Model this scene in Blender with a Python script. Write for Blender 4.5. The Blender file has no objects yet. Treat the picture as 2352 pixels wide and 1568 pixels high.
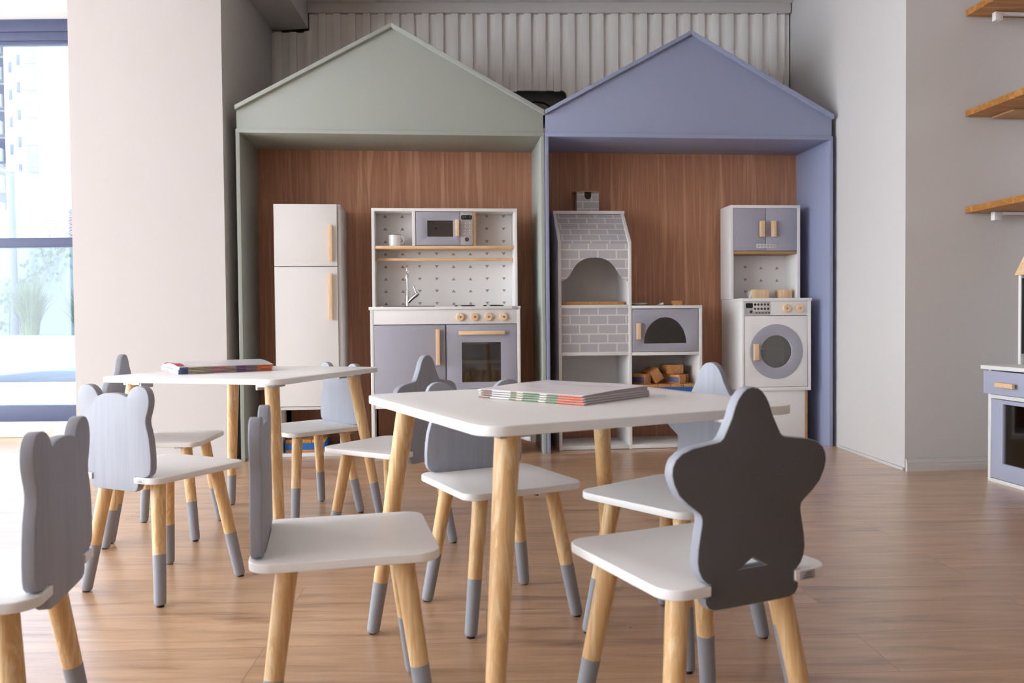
import bpy, bmesh, math, random
from mathutils import Vector, Matrix
random.seed(7)
S = bpy.context.scene
COL = S.collection
R = math.radians
PI = math.pi

# ------------------------------------------------------------------ materials
MATS = {}
def srgb(r, g, b):
    f = lambda c: (c/255/12.92) if c/255 <= .04045 else ((c/255+.055)/1.055)**2.4
    return (f(r), f(g), f(b), 1)
def new_mat(name):
    m = bpy.data.materials.new(name); m.use_nodes = True
    nt = m.node_tree; b = nt.nodes['Principled BSDF']
    MATS[name] = m
    return m, nt, b
def N(nt, t, **kw):
    n = nt.nodes.new(t)
    for k, v in kw.items(): setattr(n, k, v)
    return n
def mapping(nt, scale=(1, 1, 1), rot=(0, 0, 0), loc=(0, 0, 0)):
    tc = N(nt, 'ShaderNodeTexCoord'); mp = N(nt, 'ShaderNodeMapping')
    mp.inputs['Scale'].default_value = scale; mp.inputs['Rotation'].default_value = rot; mp.inputs['Location'].default_value = loc
    nt.links.new(tc.outputs['Object'], mp.inputs['Vector'])
    return mp
def noise(nt, vec, scale=5, detail=4, rough=.55, dist=0):
    n = N(nt, 'ShaderNodeTexNoise')
    n.inputs['Scale'].default_value = scale; n.inputs['Detail'].default_value = detail
    n.inputs['Roughness'].default_value = rough; n.inputs['Distortion'].default_value = dist
    nt.links.new(vec, n.inputs['Vector'])
    return n
def ramp(nt, fac, stops):
    r = N(nt, 'ShaderNodeValToRGB')
    el = r.color_ramp.elements
    while len(el) < len(stops): el.new(.5)
    for e, (p, c) in zip(el, stops):
        e.position = p; e.color = c
    nt.links.new(fac, r.inputs['Fac'])
    return r
def mixc(nt, fac, a, b, mode='MIX'):
    m = N(nt, 'ShaderNodeMix', data_type='RGBA', blend_type=mode)
    for sock, v in ((m.inputs[0], fac), (m.inputs[6], a), (m.inputs[7], b)):
        if hasattr(v, 'is_output'): nt.links.new(v, sock)
        else: sock.default_value = v
    return m.outputs[2]
def bump(nt, b, h, strength=.2, dist=.002):
    n = N(nt, 'ShaderNodeBump'); n.inputs['Strength'].default_value = strength; n.inputs['Distance'].default_value = dist
    nt.links.new(h, n.inputs['Height']); nt.links.new(n.outputs['Normal'], b.inputs['Normal'])
def dim(c, k): return (c[0]*k, c[1]*k, c[2]*k, 1)

def paint(name, c, rough=.5, var=.05, scale=6, spec=.4, bmp=0, bscale=300):
    m, nt, b = new_mat(name)
    mp = mapping(nt)
    n = noise(nt, mp.outputs[0], scale, 4)
    r = ramp(nt, n.outputs[0], [(.25, dim(c, 1-var)), (.75, dim(c, 1+var))])
    nt.links.new(r.outputs[0], b.inputs['Base Color'])
    b.inputs['Roughness'].default_value = rough; b.inputs['Specular IOR Level'].default_value = spec
    if bmp:
        n2 = noise(nt, mp.outputs[0], bscale, 2)
        bump(nt, b, n2.outputs[0], bmp, .001)
    return m
def wood(name, c1, c2, scale=(40, 40, 3), rough=.5, c3=None, fine=(260, 260, 6), spec=.4, bmp=.06, ov=.22):
    m, nt, b = new_mat(name)
    mp = mapping(nt, scale); mf = mapping(nt, fine)
    oi = N(nt, 'ShaderNodeObjectInfo')
    va = N(nt, 'ShaderNodeVectorMath', operation='ADD'); nt.links.new(mp.outputs[0], va.inputs[0])
    cb = N(nt, 'ShaderNodeCombineXYZ'); ml = N(nt, 'ShaderNodeMath', operation='MULTIPLY'); ml.inputs[1].default_value = 37
    nt.links.new(oi.outputs['Random'], ml.inputs[0]); nt.links.new(ml.outputs[0], cb.inputs[0]); nt.links.new(ml.outputs[0], cb.inputs[2])
    nt.links.new(cb.outputs[0], va.inputs[1])
    n = noise(nt, va.outputs[0], 1, 4, .6, .6)
    f = noise(nt, mf.outputs[0], 1, 3, .6)
    r = ramp(nt, n.outputs[0], [(.3, c1), (.52, c2), (.62, c1), (.75, c3 or c2)])
    col = mixc(nt, ov, r.outputs[0], f.outputs[0], 'OVERLAY')
    nt.links.new(col, b.inputs['Base Color'])
    b.inputs['Roughness'].default_value = rough; b.inputs['Specular IOR Level'].default_value = spec
    if bmp: bump(nt, b, f.outputs[0], bmp, .0008)
    return m
def plain(name, c, rough=.5, metal=0, spec=.5):
    m, nt, b = new_mat(name)
    mp = mapping(nt); n = noise(nt, mp.outputs[0], 40, 2)
    r = ramp(nt, n.outputs[0], [(.2, dim(c, .95)), (.8, dim(c, 1.05))]); nt.links.new(r.outputs[0], b.inputs['Base Color'])
    b.inputs['Roughness'].default_value = rough; b.inputs['Metallic'].default_value = metal; b.inputs['Specular IOR Level'].default_value = spec
    return m
def glass(name, tint, refl=.08, rough=.02):
    m = bpy.data.materials.new(name); m.use_nodes = True; MATS[name] = m
    nt = m.node_tree; nt.nodes.clear()
    o = N(nt, 'ShaderNodeOutputMaterial'); t = N(nt, 'ShaderNodeBsdfTransparent'); g = N(nt, 'ShaderNodeBsdfGlossy')
    t.inputs[0].default_value = tint; g.inputs['Roughness'].default_value = rough
    fr = N(nt, 'ShaderNodeFresnel'); fr.inputs[0].default_value = 1.45
    ma = N(nt, 'ShaderNodeMath', operation='ADD'); ma.inputs[1].default_value = refl; nt.links.new(fr.outputs[0], ma.inputs[0])
    x = N(nt, 'ShaderNodeMixShader'); nt.links.new(ma.outputs[0], x.inputs[0]); nt.links.new(t.outputs[0], x.inputs[1]); nt.links.new(g.outputs[0], x.inputs[2])
    nt.links.new(x.outputs[0], o.inputs[0])
    return m

WALL = paint('off_white_wall_paint', (.635, .605, .592, 1), .7, .015, 1.2, .25, .05, 120)
WALLD = paint('taupe_wall_paint', (.6, .56, .53, 1), .7, .02, 1.2, .25)
CEIL = paint('ceiling_paint', (.84, .82, .80, 1), .8, .01, 1.2, .2)
SLATW = paint('white_lacquered_slats', (.86, .83, .80, 1), .55, .04, 3)
LAM = paint('white_laminate', (.81, .79, .78, 1), .42, .012, 3, .45)
LAMT = paint('white_table_laminate', (.89, .885, .885, 1), .38, .012, 3, .45)
SEATM = paint('white_seat_lacquer', (.87, .86, .86, 1), .42, .015, 5, .45)
GREEN = paint('sage_green_paint', (.375, .408, .372, 1), .5, .015, 2.5)
BLUE = paint('periwinkle_blue_paint', (.30, .333, .48, 1), .5, .015, 2.5)
GREY = paint('grey_blue_laminate', (.37, .365, .425, 1), .45, .015, 3)
GREYW = paint('pale_blue_laminate', (.40, .42, .54, 1), .45, .015, 3)
CHARC = paint('charcoal_rear_face', (.115, .113, .120, 1), .6, .04, 12, .3)
TIP = paint('grey_leg_paint', (.30, .305, .34, 1), .55, .03, 8)
BLACK = plain('black_rubber', (.012, .012, .012, 1), .5)
BLACKG = plain('black_gloss', (.008, .009, .009, 1), .15)
CHROME = plain('chrome', (.75, .75, .76, 1), .12, 1)
PLATEM = plain('dark_steel_plate', (.10, .095, .09, 1), .4, .7)
STEEL = plain('zinc_plate', (.45, .45, .46, 1), .35, 1)
PANELG = paint('silver_grey_film', (.42, .39, .40, 1), .4, .02, 20)
TRI = plain('grey_triangle_print', (.33, .30, .285, 1), .6)
STICK = plain('printed_sticker', (.62, .58, .55, 1), .5)
INK = plain('dark_print_ink', (.07, .06, .065, 1), .6)
LCD = plain('lcd_green', (.10, .14, .10, 1), .4)
ENAMEL = plain('white_enamel', (.80, .80, .80, 1), .25)
ALU = paint('anthracite_aluminium', (.07, .085, .155, 1), .45, .03, 10)
MDF = paint('raw_brown_fibreboard', (.44, .25, .125, 1), .75, .1, 60)
SHELFW = wood('oak_shelf', srgb(188, 132, 66), srgb(160, 104, 46), (3, 30, 30), .5, srgb(196, 142, 78), (5, 260, 260))
PINE = wood('pine_leg', srgb(232, 202, 158), srgb(212, 168, 114), (60, 60, 2.0), .38, srgb(224, 188, 138), (260, 260, 5), ov=.22)
PINEH = wood('pine_handle', srgb(238, 208, 172), srgb(228, 188, 146), (40, 40, 6), .55)
PINEX = wood('pine_handle_level', srgb(236, 205, 166), srgb(226, 184, 140), (6, 40, 40), .55, None, (8, 260, 260))
BLOCKW = wood('pine_block', srgb(214, 164, 110), srgb(184, 126, 74), (70, 12, 70), .65, srgb(164, 108, 60), (260, 60, 260))
WALNUT = wood('walnut_panel', srgb(190, 140, 112), srgb(168, 117, 90), (30, 30, 1.1), .48, srgb(204, 158, 130), (190, 190, 3.2), .35, .03)
CHAIRG = wood('grey_stained_wood', (.305, .318, .37, 1), (.33, .343, .395, 1), (26, 26, 2.2), .55, (.295, .308, .36, 1), (170, 170, 4), ov=.09, bmp=.03)
GLASSD = glass('smoked_acrylic', (.80, .74, .69, 1), .04, .05)
GLASSK = glass('dark_oven_acrylic', (.76, .72, .68, 1), .08, .04)
PANE = glass('window_glass', (.70, .72, .75, 1), .0)

def brick(name, scale, offs=(0, 0, 0)):
    m, nt, b = new_mat(name)
    tc = N(nt, 'ShaderNodeTexCoord'); sp = N(nt, 'ShaderNodeSeparateXYZ'); cb = N(nt, 'ShaderNodeCombineXYZ')
    nt.links.new(tc.outputs['Object'], sp.inputs[0])
    for i, (src, k) in enumerate((('X', scale[0]), ('Z', scale[1]))):
        mu = N(nt, 'ShaderNodeMath', operation='MULTIPLY_ADD'); mu.inputs[1].default_value = k; mu.inputs[2].default_value = offs[i]
        nt.links.new(sp.outputs[src], mu.inputs[0]); nt.links.new(mu.outputs[0], cb.inputs[i])
    br = N(nt, 'ShaderNodeTexBrick'); nt.links.new(cb.outputs[0], br.inputs['Vector'])
    br.inputs['Scale'].default_value = 1
    br.inputs['Brick Width'].default_value = .0945; br.inputs['Row Height'].default_value = .0466; br.inputs['Mortar Size'].default_value = .0036
    br.inputs['Mortar Smooth'].default_value = .05; br.inputs['Bias'].default_value = -.2
    br.inputs['Color1'].default_value = (.47, .455, .49, 1); br.inputs['Color2'].default_value = (.51, .49, .52, 1); br.inputs['Mortar'].default_value = (.72, .69, .66, 1)
    nt.links.new(br.outputs[0], b.inputs['Base Color']); b.inputs['Roughness'].default_value = .5
    return m
BRICK = brick('printed_brick', (1, 1, 1), (.02, -.021))
BRICKH = brick('printed_brick_hood', (1, 1.48, 1), (.052, -.012))
BRICKC = brick('printed_brick_chimney', (1.0, 1.25, 1), (.01, .0))

def floor_mat():
    m, nt, b = new_mat('vinyl_plank_floor')
    mp = mapping(nt, (1, 1, 1), (0, 0, R(-2)))
    br = N(nt, 'ShaderNodeTexBrick'); nt.links.new(mp.outputs[0], br.inputs['Vector'])
    br.inputs['Scale'].default_value = 1; br.inputs['Brick Width'].default_value = 1.2; br.inputs['Row Height'].default_value = .18
    br.inputs['Mortar Size'].default_value = .0012; br.offset = .37
    br.inputs['Color1'].default_value = (.1, .1, .1, 1); br.inputs['Color2'].default_value = (.9, .9, .9, 1); br.inputs['Mortar'].default_value = (.5, .5, .5, 1)
    ms = mapping(nt, (1.6, 15, 1), (0, 0, R(-2)))
    vm = N(nt, 'ShaderNodeVectorMath', operation='MULTIPLY_ADD'); nt.links.new(br.outputs[0], vm.inputs[0]); vm.inputs[1].default_value = (5, 3, 0); nt.links.new(ms.outputs[0], vm.inputs[2])
    n1 = noise(nt, vm.outputs[0], 1.6, 6, .62, .8)
    mf = mapping(nt, (9, 150, 1), (0, 0, R(-2))); n2 = noise(nt, mf.outputs[0], 1, 4, .6, .4)
    r = ramp(nt, n1.outputs[0], [(.30, srgb(140, 102, 70)), (.43, srgb(186, 145, 107)), (.58, srgb(204, 164, 126)), (.74, srgb(217, 182, 147))])
    c = mixc(nt, .3, r.outputs[0], n2.outputs[0], 'OVERLAY')
    hs = N(nt, 'ShaderNodeHueSaturation'); nt.links.new(c, hs.inputs['Color'])
    mr = N(nt, 'ShaderNodeMapRange'); mr.inputs[3].default_value = .93; mr.inputs[4].default_value = 1.07; nt.links.new(br.outputs[0], mr.inputs[0]); nt.links.new(mr.outputs[0], hs.inputs['Value'])
    c2 = mixc(nt, br.outputs['Fac'], hs.outputs[0], srgb(158, 118, 86))
    # small dark specks of dirt
    vo = N(nt, 'ShaderNodeTexVoronoi'); vo.inputs['Scale'].default_value = 5.5; mv = mapping(nt); nt.links.new(mv.outputs[0], vo.inputs['Vector'])
    lt = N(nt, 'ShaderNodeMath', operation='LESS_THAN'); lt.inputs[1].default_value = .018; nt.links.new(vo.outputs['Distance'], lt.inputs[0])
    c3 = mixc(nt, lt.outputs[0], c2, srgb(60, 36, 22))
    nt.links.new(c3, b.inputs['Base Color'])
    rr = N(nt, 'ShaderNodeMapRange'); rr.inputs[3].default_value = .26; rr.inputs[4].default_value = .36; nt.links.new(n1.outputs[0], rr.inputs[0]); nt.links.new(rr.outputs[0], b.inputs['Roughness'])
    b.inputs['Specular IOR Level'].default_value = .6
    b.inputs['Coat Weight'].default_value = .9; b.inputs['Coat Roughness'].default_value = .37; b.inputs['Coat IOR'].default_value = 1.65
    bump(nt, b, n2.outputs[0], .1, .001)
    return m
FLOOR = floor_mat()

# ------------------------------------------------------------------ mesh helpers
class MB:
    def __init__(s): s.bm = bmesh.new()
    def _bev(s, geom, w, seg=2):
        if w > 0:
            es = [e for e in geom if isinstance(e, bmesh.types.BMEdge)]
            bmesh.ops.bevel(s.bm, geom=es, offset=w, segments=seg, affect='EDGES', profile=.5)
    def box(s, x0, x1, y0, y1, z0, z1, bev=.0012):
        r = bmesh.ops.create_cube(s.bm, size=1)
        for v in r['verts']:
            v.co = Vector((x0+(v.co.x+.5)*(x1-x0), y0+(v.co.y+.5)*(y1-y0), z0+(v.co.z+.5)*(z1-z0)))
        es = list({e for v in r['verts'] for e in v.link_edges})
        bev = min(bev, .3*min(abs(x1-x0), abs(y1-y0), abs(z1-z0)))
        s._bev(es, bev); return s
    def prism(s, pts, t0, t1, axis='y', bev=0, seg=2, holes=()):
        """extrude a 2-D outline (a,b); axis y: (x,z) outline, z: (x,y), x: (y,z)"""
        def P(a, b, t): return {'y': (a, t, b), 'z': (a, b, t), 'x': (t, a, b)}[axis]
        bm = bmesh.new()
        loops = [pts]+list(holes)
        es = []
        for lp in loops:
            vs = [bm.verts.new(P(a, b, t0)) for a, b in lp]
            es += [bm.edges.new((vs[i], vs[(i+1) % len(vs)])) for i in range(len(vs))]
        bmesh.ops.triangle_fill(bm, use_beauty=True, use_dissolve=False, edges=es, normal=Vector(P(0, 0, 1))-Vector(P(0, 0, 0)))
        if not bm.faces: bmesh.ops.contextual_create(bm, geom=es)
        r = bmesh.ops.extrude_face_region(bm, geom=list(bm.faces))
        d = Vector(P(0, 0, t1))-Vector(P(0, 0, t0))
        for g in r['geom']:
            if isinstance(g, bmesh.types.BMVert): g.co += d
        bmesh.ops.recalc_face_normals(bm, faces=bm.faces)
        if bev:
            n = {'y': 1, 'z': 2, 'x': 0}[axis]
            ed = []
            for e in bm.edges:
                if len(e.link_faces) == 2:
                    a, b = [abs(f.normal[n]) > .9 for f in e.link_faces]
                    if a != b: ed.append(e)
            bmesh.ops.bevel(bm, geom=ed, offset=bev, segments=seg, affect='EDGES', profile=.5)
        bmesh.ops.dissolve_limit(bm, angle_limit=.0001, verts=bm.verts, edges=bm.edges)
        me = bpy.data.meshes.new('t'); bm.to_mesh(me); bm.free(); s.bm.from_mesh(me); bpy.data.meshes.remove(me)
        return s
    def tube(s, rings, seg=24, cap=True):
        """rings: [(centre, radius)], consecutive"""
        vs = []
        for i, (c, r) in enumerate(rings):
            c = Vector(c)
            a = Vector(rings[max(i-1, 0)][0]); b = Vector(rings[min(i+1, len(rings)-1)][0])
            d = (b-a)
            d = d.normalized() if d.length > 1e-9 else Vector((0, 0, 1))
            q = d.to_track_quat('Z', 'Y')
            vs.append([s.bm.verts.new(c+q @ Vector((r*math.cos(2*PI*k/seg), r*math.sin(2*PI*k/seg), 0))) for k in range(seg)])
        for A, B in zip(vs, vs[1:]):
            for k in range(seg): s.bm.faces.new((A[k], A[(k+1) % seg], B[(k+1) % seg], B[k]))
        if cap:
            s.bm.faces.new(list(reversed(vs[0]))); s.bm.faces.new(vs[-1])
        return s
    def lathe(s, prof, c=(0, 0, 0), axis='z', seg=32):
        """prof: [(r, h)] revolved about axis"""
        vs = []
        for r, h in prof:
            row = []
            for k in range(seg):
                a = 2*PI*k/seg; x, y = r*math.cos(a), r*math.sin(a)
                p = {'z': (x, y, h), 'y': (x, h, y), 'x': (h, x, y)}[axis]
                row.append(s.bm.verts.new(Vector(p)+Vector(c)))
            vs.append(row)
        for A, B in zip(vs, vs[1:]):
            for k in range(seg): s.bm.faces.new((A[k], A[(k+1) % seg], B[(k+1) % seg], B[k]))
        for row in (vs[0], vs[-1]):
            try: s.bm.faces.new(row)
            except ValueError: pass
        return s
    def quad(s, *p):
        s.bm.faces.new([s.bm.verts.new(Vector(q)) for q in p]); return s
    def build(s, name, mat, parent=None, smooth=True, ang=35):
        me = bpy.data.meshes.new(name)
        bmesh.ops.remove_doubles(s.bm, verts=s.bm.verts, dist=1e-6)
        bmesh.ops.recalc_face_normals(s.bm, faces=s.bm.faces)
        s.bm.to_mesh(me); s.bm.free()
        me.materials.append(mat)
        if smooth:
            me.shade_smooth(); me.set_sharp_from_angle(angle=R(ang))
        o = bpy.data.objects.new(name, me); COL.objects.link(o)
        if parent: o.parent = parent
        return o
def thing(name, label, cat, loc=(0, 0, 0), rz=0, group=None):
    o = bpy.data.objects.new(name, None); COL.objects.link(o)
    o.empty_display_size = .1
    o.location = loc; o.rotation_euler = (0, 0, rz); o['label'] = label; o['category'] = cat
    if group: o['group'] = group
    return o
def tag(o, label, cat, group=None, kind=None):
    o['label'] = label; o['category'] = cat
    if group: o['group'] = group
    if kind: o['kind'] = kind
    return o
def struct(name, mb, mat, label=None):
    o = mb.build(name, mat); o['kind'] = 'structure'
    if label: o['label'] = label
    return o
def kids(o): return [c for c in COL.objects if c.parent == o]
def copy_tree(o, parent=None):
    c = o.copy(); COL.objects.link(c)
    if parent: c.parent = parent
    for ch in kids(o): copy_tree(ch, c)
    return c
def rrect(x0, x1, y0, y1, r, n=8):
    pts = []
    for cx, cy, a0 in ((x1-r, y1-r, 0), (x0+r, y1-r, 90), (x0+r, y0+r, 180), (x1-r, y0+r, 270)):
        for i in range(n+1):
            a = R(a0+90*i/n); pts.append((cx+r*math.cos(a), cy+r*math.sin(a)))
    return pts
def text_mesh(body, size, x, y, z, name, mat, parent, depth=.0004):
    """lettering standing in the x-z plane, facing -y, centred at x,z"""
    cu = bpy.data.curves.new(name, 'FONT'); cu.body = body; cu.size = size; cu.align_x = 'CENTER'; cu.align_y = 'CENTER'; cu.extrude = depth; cu.resolution_u = 3
    to = bpy.data.objects.new(name, cu); me = bpy.data.meshes.new_from_object(to)
    me.transform(Matrix.Translation((x, y, z)) @ Matrix.Rotation(PI/2, 4, 'X')); me.name = name
    bpy.data.objects.remove(to); bpy.data.curves.remove(cu)
    me.materials.clear(); me.materials.append(mat)
    o = bpy.data.objects.new(name, me); COL.objects.link(o); o.parent = parent
    return o

# house frame: u along the play houses, d behind their front plane
HX, HY, HT = -1.2808, 3.7979, R(5.4009)
def hw(u, d, z=0): return (HX+u*math.cos(HT)-d*math.sin(HT), HY+u*math.sin(HT)+d*math.cos(HT), z)
def hthing(name, label, cat, group=None, u=0, d=0, z=0): return thing(name, label, cat, hw(u, d, z), HT, group)

# ------------------------------------------------------------------ room shell
P_FL = hw(-.725, -.03); P_FR = hw(-.05, -.028)
SA = (-1.3430, 4.6157); SB = (1.5779, 4.6910)          # slat wall corners
RA = hw(2.893, -.655); RW = hw(3.45, -.67)
ZC = 2.45
XL, YF, YW = -5.0, -5.0, 4.70
YG = -3.0                                      # the glazing on the left starts here
def poly(pts, z0, z1): return MB().prism(pts, z0, z1, 'z')

XR = 8.0
struct('floor', MB().box(XL-.12, XR, YF-.12, 5.1, -.1, 0, 0), FLOOR)
struct('ceiling', MB().box(XL-.12, XR, YF-.12, 5.1, ZC, ZC+.15, 0), CEIL)
struct('wall_left_pillar', poly([P_FL[:2], P_FR[:2], SA, (-1.36, 4.95), (-2.06, 4.95)], 0, ZC), WALL)
# return wall on the right and the wall with shelves
struct('wall_right_return', poly([RA[:2], (1.6165, 4.6920), (1.6165, 4.95), hw(3.6, -.3)[:2], hw(3.62, -.69)[:2], RW[:2]], 0, ZC), WALL)
rw = [hw(3.45, -.67), hw(3.45, -2.1), hw(3.57, -2.1), hw(3.57, -.67)]
struct('wall_right', poly([q[:2] for q in rw], 0, ZC), WALL)
struct('wall_behind_camera', MB().box(XL-.12, XR, YF-.12, YF, 0, ZC, 0), WALLD)
struct('wall_far_right', MB().box(XR, XR+.12, YF-.12, 5.1, 0, ZC, 0), WALLD)
struct('wall_side_room', MB().box(2.35, XR, 3.9, 4.02, 0, ZC, 0), WALLD)

# slatted back wall with a cut-out, in its own frame
SANG = math.atan2(SB[1]-SA[1], SB[0]-SA[0]); SL = math.hypot(SB[0]-SA[0], SB[1]-SA[1])
mb = MB()
HX0, HX1, HZ0, HZ1 = 1.30, 1.668, 1.80, 1.962
def slat_seg(x0, x1, z0, z1, y0=0, y1=.02): mb.box(x0, x1, y0, y1, z0, z1, 0)
# backing sheet round the hole (rounded upper right corner)
slat_seg(-.005, .2, 0, 2.289); slat_seg(.2, .2125, 0, 2.30); slat_seg(.2125, HX0, 0, 2.40); slat_seg(HX1, SL+.03, 0, 2.40); slat_seg(HX0, HX1, 0, HZ0); slat_seg(HX0, HX1, HZ1, 2.40)
rr = .03
mb.prism([(HX1, HZ1), (HX1-rr, HZ1)]+[(HX1-rr+rr*math.sin(a), HZ1-rr+rr*math.cos(a)) for a in [i*PI/16 for i in range(1, 8)]]+[(HX1, HZ1-rr)], 0, .02, 'y')
pitch = .0828
k = 0; x = .020
while x < SL:
    x1 = min(x+.0400, SL)
    top = 2.395 if x > .19 else 2.291+random.uniform(-.004, .004)
    if x1 > HX0+.01 and x < HX1-.02:
        mb.box(x, x1, -.016, .001, HZ1-.004+random.uniform(-.006, .004), top, .0008)
        mb.box(x, x1, -.016, .001, 0, HZ0, .0008)
    else: mb.box(x, x1, -.016, .001, 0, top, .0008)
    x += pitch; k += 1
o = struct('wall_back', mb, SLATW); o.location = (*SA, 0); o.rotation_euler.z = SANG
struct('wall_behind_slats', MB().box(-1.6, 1.9, 4.86, 4.98, 0, ZC, 0), WALL)
mb = MB().box(.206, SL+.03, -.028, .002, 2.392, ZC, .001)
o = struct('trim_1', mb, WALL); o.location = (*SA, 0); o.rotation_euler.z = SANG
# beam under the ceiling along the left pillar
struct('ceiling_beam', poly([(-1.42, 4.66), (-1.46, 3.0), (-1.088, 3.0), (-1.134, 4.607)], 2.309, ZC), WALL)
# cable showing in the wall cut-out
pts = [(1.34, .085, 0.004), (1.36, .085, 1.80), (1.43, .075, 1.895), (1.49, .07, 1.917), (1.545, .07, 1.91), (1.575, .075, 1.893), (1.582, .078, 1.86), (1.575, .08, 1.80), (1.57, .08, .004)]
mb = MB().tube([(Vector(a).lerp(Vector(b), t), .005) for a, b in zip(pts, pts[1:]) for t in (0, .33, .66)], 8)
o = mb.build('cable', BLACK); o.location = (*SA, 0); o.rotation_euler.z = SANG
tag(o, 'black cable curling inside the dark cut-out of the slatted wall', 'cable')

# window wall far left
WH = 2.405
struct('wall_window_lintel', MB().box(XL-.12, -1.9, YW, YW+.2, WH, ZC+.15, 0), WALL)
kerb = paint('rough_render_kerb', (.70, .62, .56, 1), .9, .22, 9, .1, .7, 35)
struct('trim_2', MB().box(XL, -1.95, YW-.03, YW+.22, 0, .09, .006), kerb)
wf = MB()
wf.box(XL, -1.96, YW, YW+.09, 2.287, 2.405, .002).box(XL, -1.96, YW-.012, YW+.02, 2.335, 2.405, .002).box(XL, -1.96, YW+.005, YW+.06, 2.272, 2.29, .002)
wf.box(XL, -1.96, YW, YW+.06, 1.102, 1.156, .003).box(XL, -1.96, YW, YW+.08, .09, .182, .003)
wf.box(XL, XL+.05, YW, YW+.08, .09, 2.3, .003).box(-3.50, -3.44, YW, YW+.08, .09, 2.3, .003).box(-2.03, -1.96, YW, YW+.08, .09, 2.3, .003)
w1 = struct('window_1', wf, ALU, 'tall dark blue-grey aluminium window at the far left')
pn = MB().box(XL+.04, -2.02, YW+.035, YW+.039, .18, 2.28, 0).build('window_pane', PANE, w1); pn['kind'] = 'structure'

# glazed facade on the left, outside the picture: kerb, head, posts (daylight comes through it)
fc = MB().box(XL-.12, XL, YF, YW+.2, WH-.1, ZC+.15, 0).box(XL-.12, XL, YG, YW, 0, .08, 0).box(XL-.12, XL, YF, YG, 0, WH-.1, 0)
struct('wall_left', fc, WALL)
fr = MB()
for y in (YG, -1.48, .08, 1.62, 3.16, YW-.06): fr.box(XL-.08, XL-.01, y, y+.06, .08, WH-.1, .003)
fr.box(XL-.08, XL-.01, YG, YW, 2.25, WH-.1, .003).box(XL-.08, XL-.01, YG, YW, .08, .16, .003)
struct('window_2', fr, ALU)

# skirting on the wall with shelves
sk = [(0, 0), (-.014, 0), (-.014, .026), (-.0115, .028), (-.0125, .038), (-.009, .041), (-.008, .05), (0, .05)]
mb = MB().prism([(y, z) for y, z in sk], 0, .57, 'x')
o = struct('baseboard_right', mb, WALL); o.location = hw(2.888, -.668); o.rotation_euler.z = HT
o2 = MB().box(0, .62, -.012, .012, 0, .012, .001); o = struct('baseboard_return', o2, WALL)
a, b_ = Vector(RA), Vector((1.6165, 4.6920, 0)); o.location = a; o.rotation_euler.z = math.atan2(b_.y-a.y, b_.x-a.x)

# ------------------------------------------------------------------ play houses
def play_house(name, label, u0, w, mat, inner):
    t = hthing(name, label, 'play house', 'house-shaped niches on the back wall', u0)
    D, th, zl = .385, .018, 1.557
    ze, zp = 1.663-.02, 2.062
    for x in (0, w-th): MB().box(x, x+th, 0, D, 0, zl-th, .001).build('side_panel', mat, t)
    MB().box(0, w, 0, D, zl-th, zl, .001).build('ceiling_panel', mat, t)
    MB().box(th, w-th, D-.012, D, 0, zl-th, 0).build('back_panel', inner, t)['label'] = 'walnut brown wood-grain back panel'
    g = .004
    MB().prism([(g, zl), (w-g, zl), (w-g, ze+.004), (w/2, zp-.018), (g, ze+.004)], .006, .022, 'y', .0006).build('gable_panel', mat, t)
    rt = .0205
    for s in (1, -1):
        f = (lambda a: a) if s == 1 else (lambda a: w-a)
        pts = [(f(0), ze), (f(w/2), zp-rt), (f(w/2), zp), (f(0), ze+rt)]
        MB().prism(pts, -.012, D, 'y', .0006).build('roof_board', mat, t)
    return t
play_house('play_house', 'sage green house-shaped niche with pointed roof round the toy fridge and sink', 0, 1.4525, GREEN, WALNUT)
play_house('play_house', 'periwinkle blue house-shaped niche with pointed roof round the pizza oven and washer', 1.4545, 1.4545, BLUE, WALNUT)

def handle(t, u0, u1, z0, z1, d, proud=.022, mat=None, name='handle'):
    """bar handle on two short posts, front at d-proud"""
    m = MB(); m.box(u0, u1, d-proud, d-proud+.013, z0, z1, .0025)
    if z1-z0 > u1-u0:
        for z in (z0+.2*(z1-z0), z1-.2*(z1-z0)): m.box((u0+u1)/2-.005, (u0+u1)/2+.005, d-proud+.011, d, z-.006, z+.006, .001)
    else:
        for u in (u0+.15*(u1-u0), u1-.15*(u1-u0)): m.box(u-.006, u+.006, d-proud+.011, d, (z0+z1)/2-.005, (z0+z1)/2+.005, .001)
    o = m.build(name, mat or PINEH, t); o['label'] = 'pale pine handle'
    return o
def knob(t, u, z, d, r=.0195, name='knob'):
    m = MB().lathe([(0, d-.014), (r-.002, d-.014), (r, d-.012), (r, d), (0, d)], (u, 0, z), 'y', 28)
    o = m.build(name, PINEH, t); o['label'] = 'round pale wooden knob'
    s = MB().lathe([(0, d-.019), (.0035, d-.018), (.0048, d-.0155), (.0048, d-.013), (0, d-.013)], (u, 0, z), 'y', 16).build('knob_screw', STEEL, o)
    return o
def back_panel(t, x0, x1, z0, z1, d0, d1, cells, h=.0145, w=.020):
    m = MB().box(x0, x1, d0, d1, z0, z1, 0)
    d = d0
    for u, z, up in cells:
        s = 1 if up else -1
        m.prism([(u-w/2, z-s*h/2), (u+w/2, z-s*h/2), (u, z+s*h/2)], d-.0006, d+.001, 'y')
    o = m.build('back_panel', LAM, t); o.data.materials.append(TRI); o['label'] = 'white back panel printed with small grey triangles'
    for f in o.data.polygons:
        if max(abs(o.data.vertices[v].co.y-d) for v in f.vertices) < .0015 and len(f.vertices) == 3: f.material_index = 1
    return o

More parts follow.
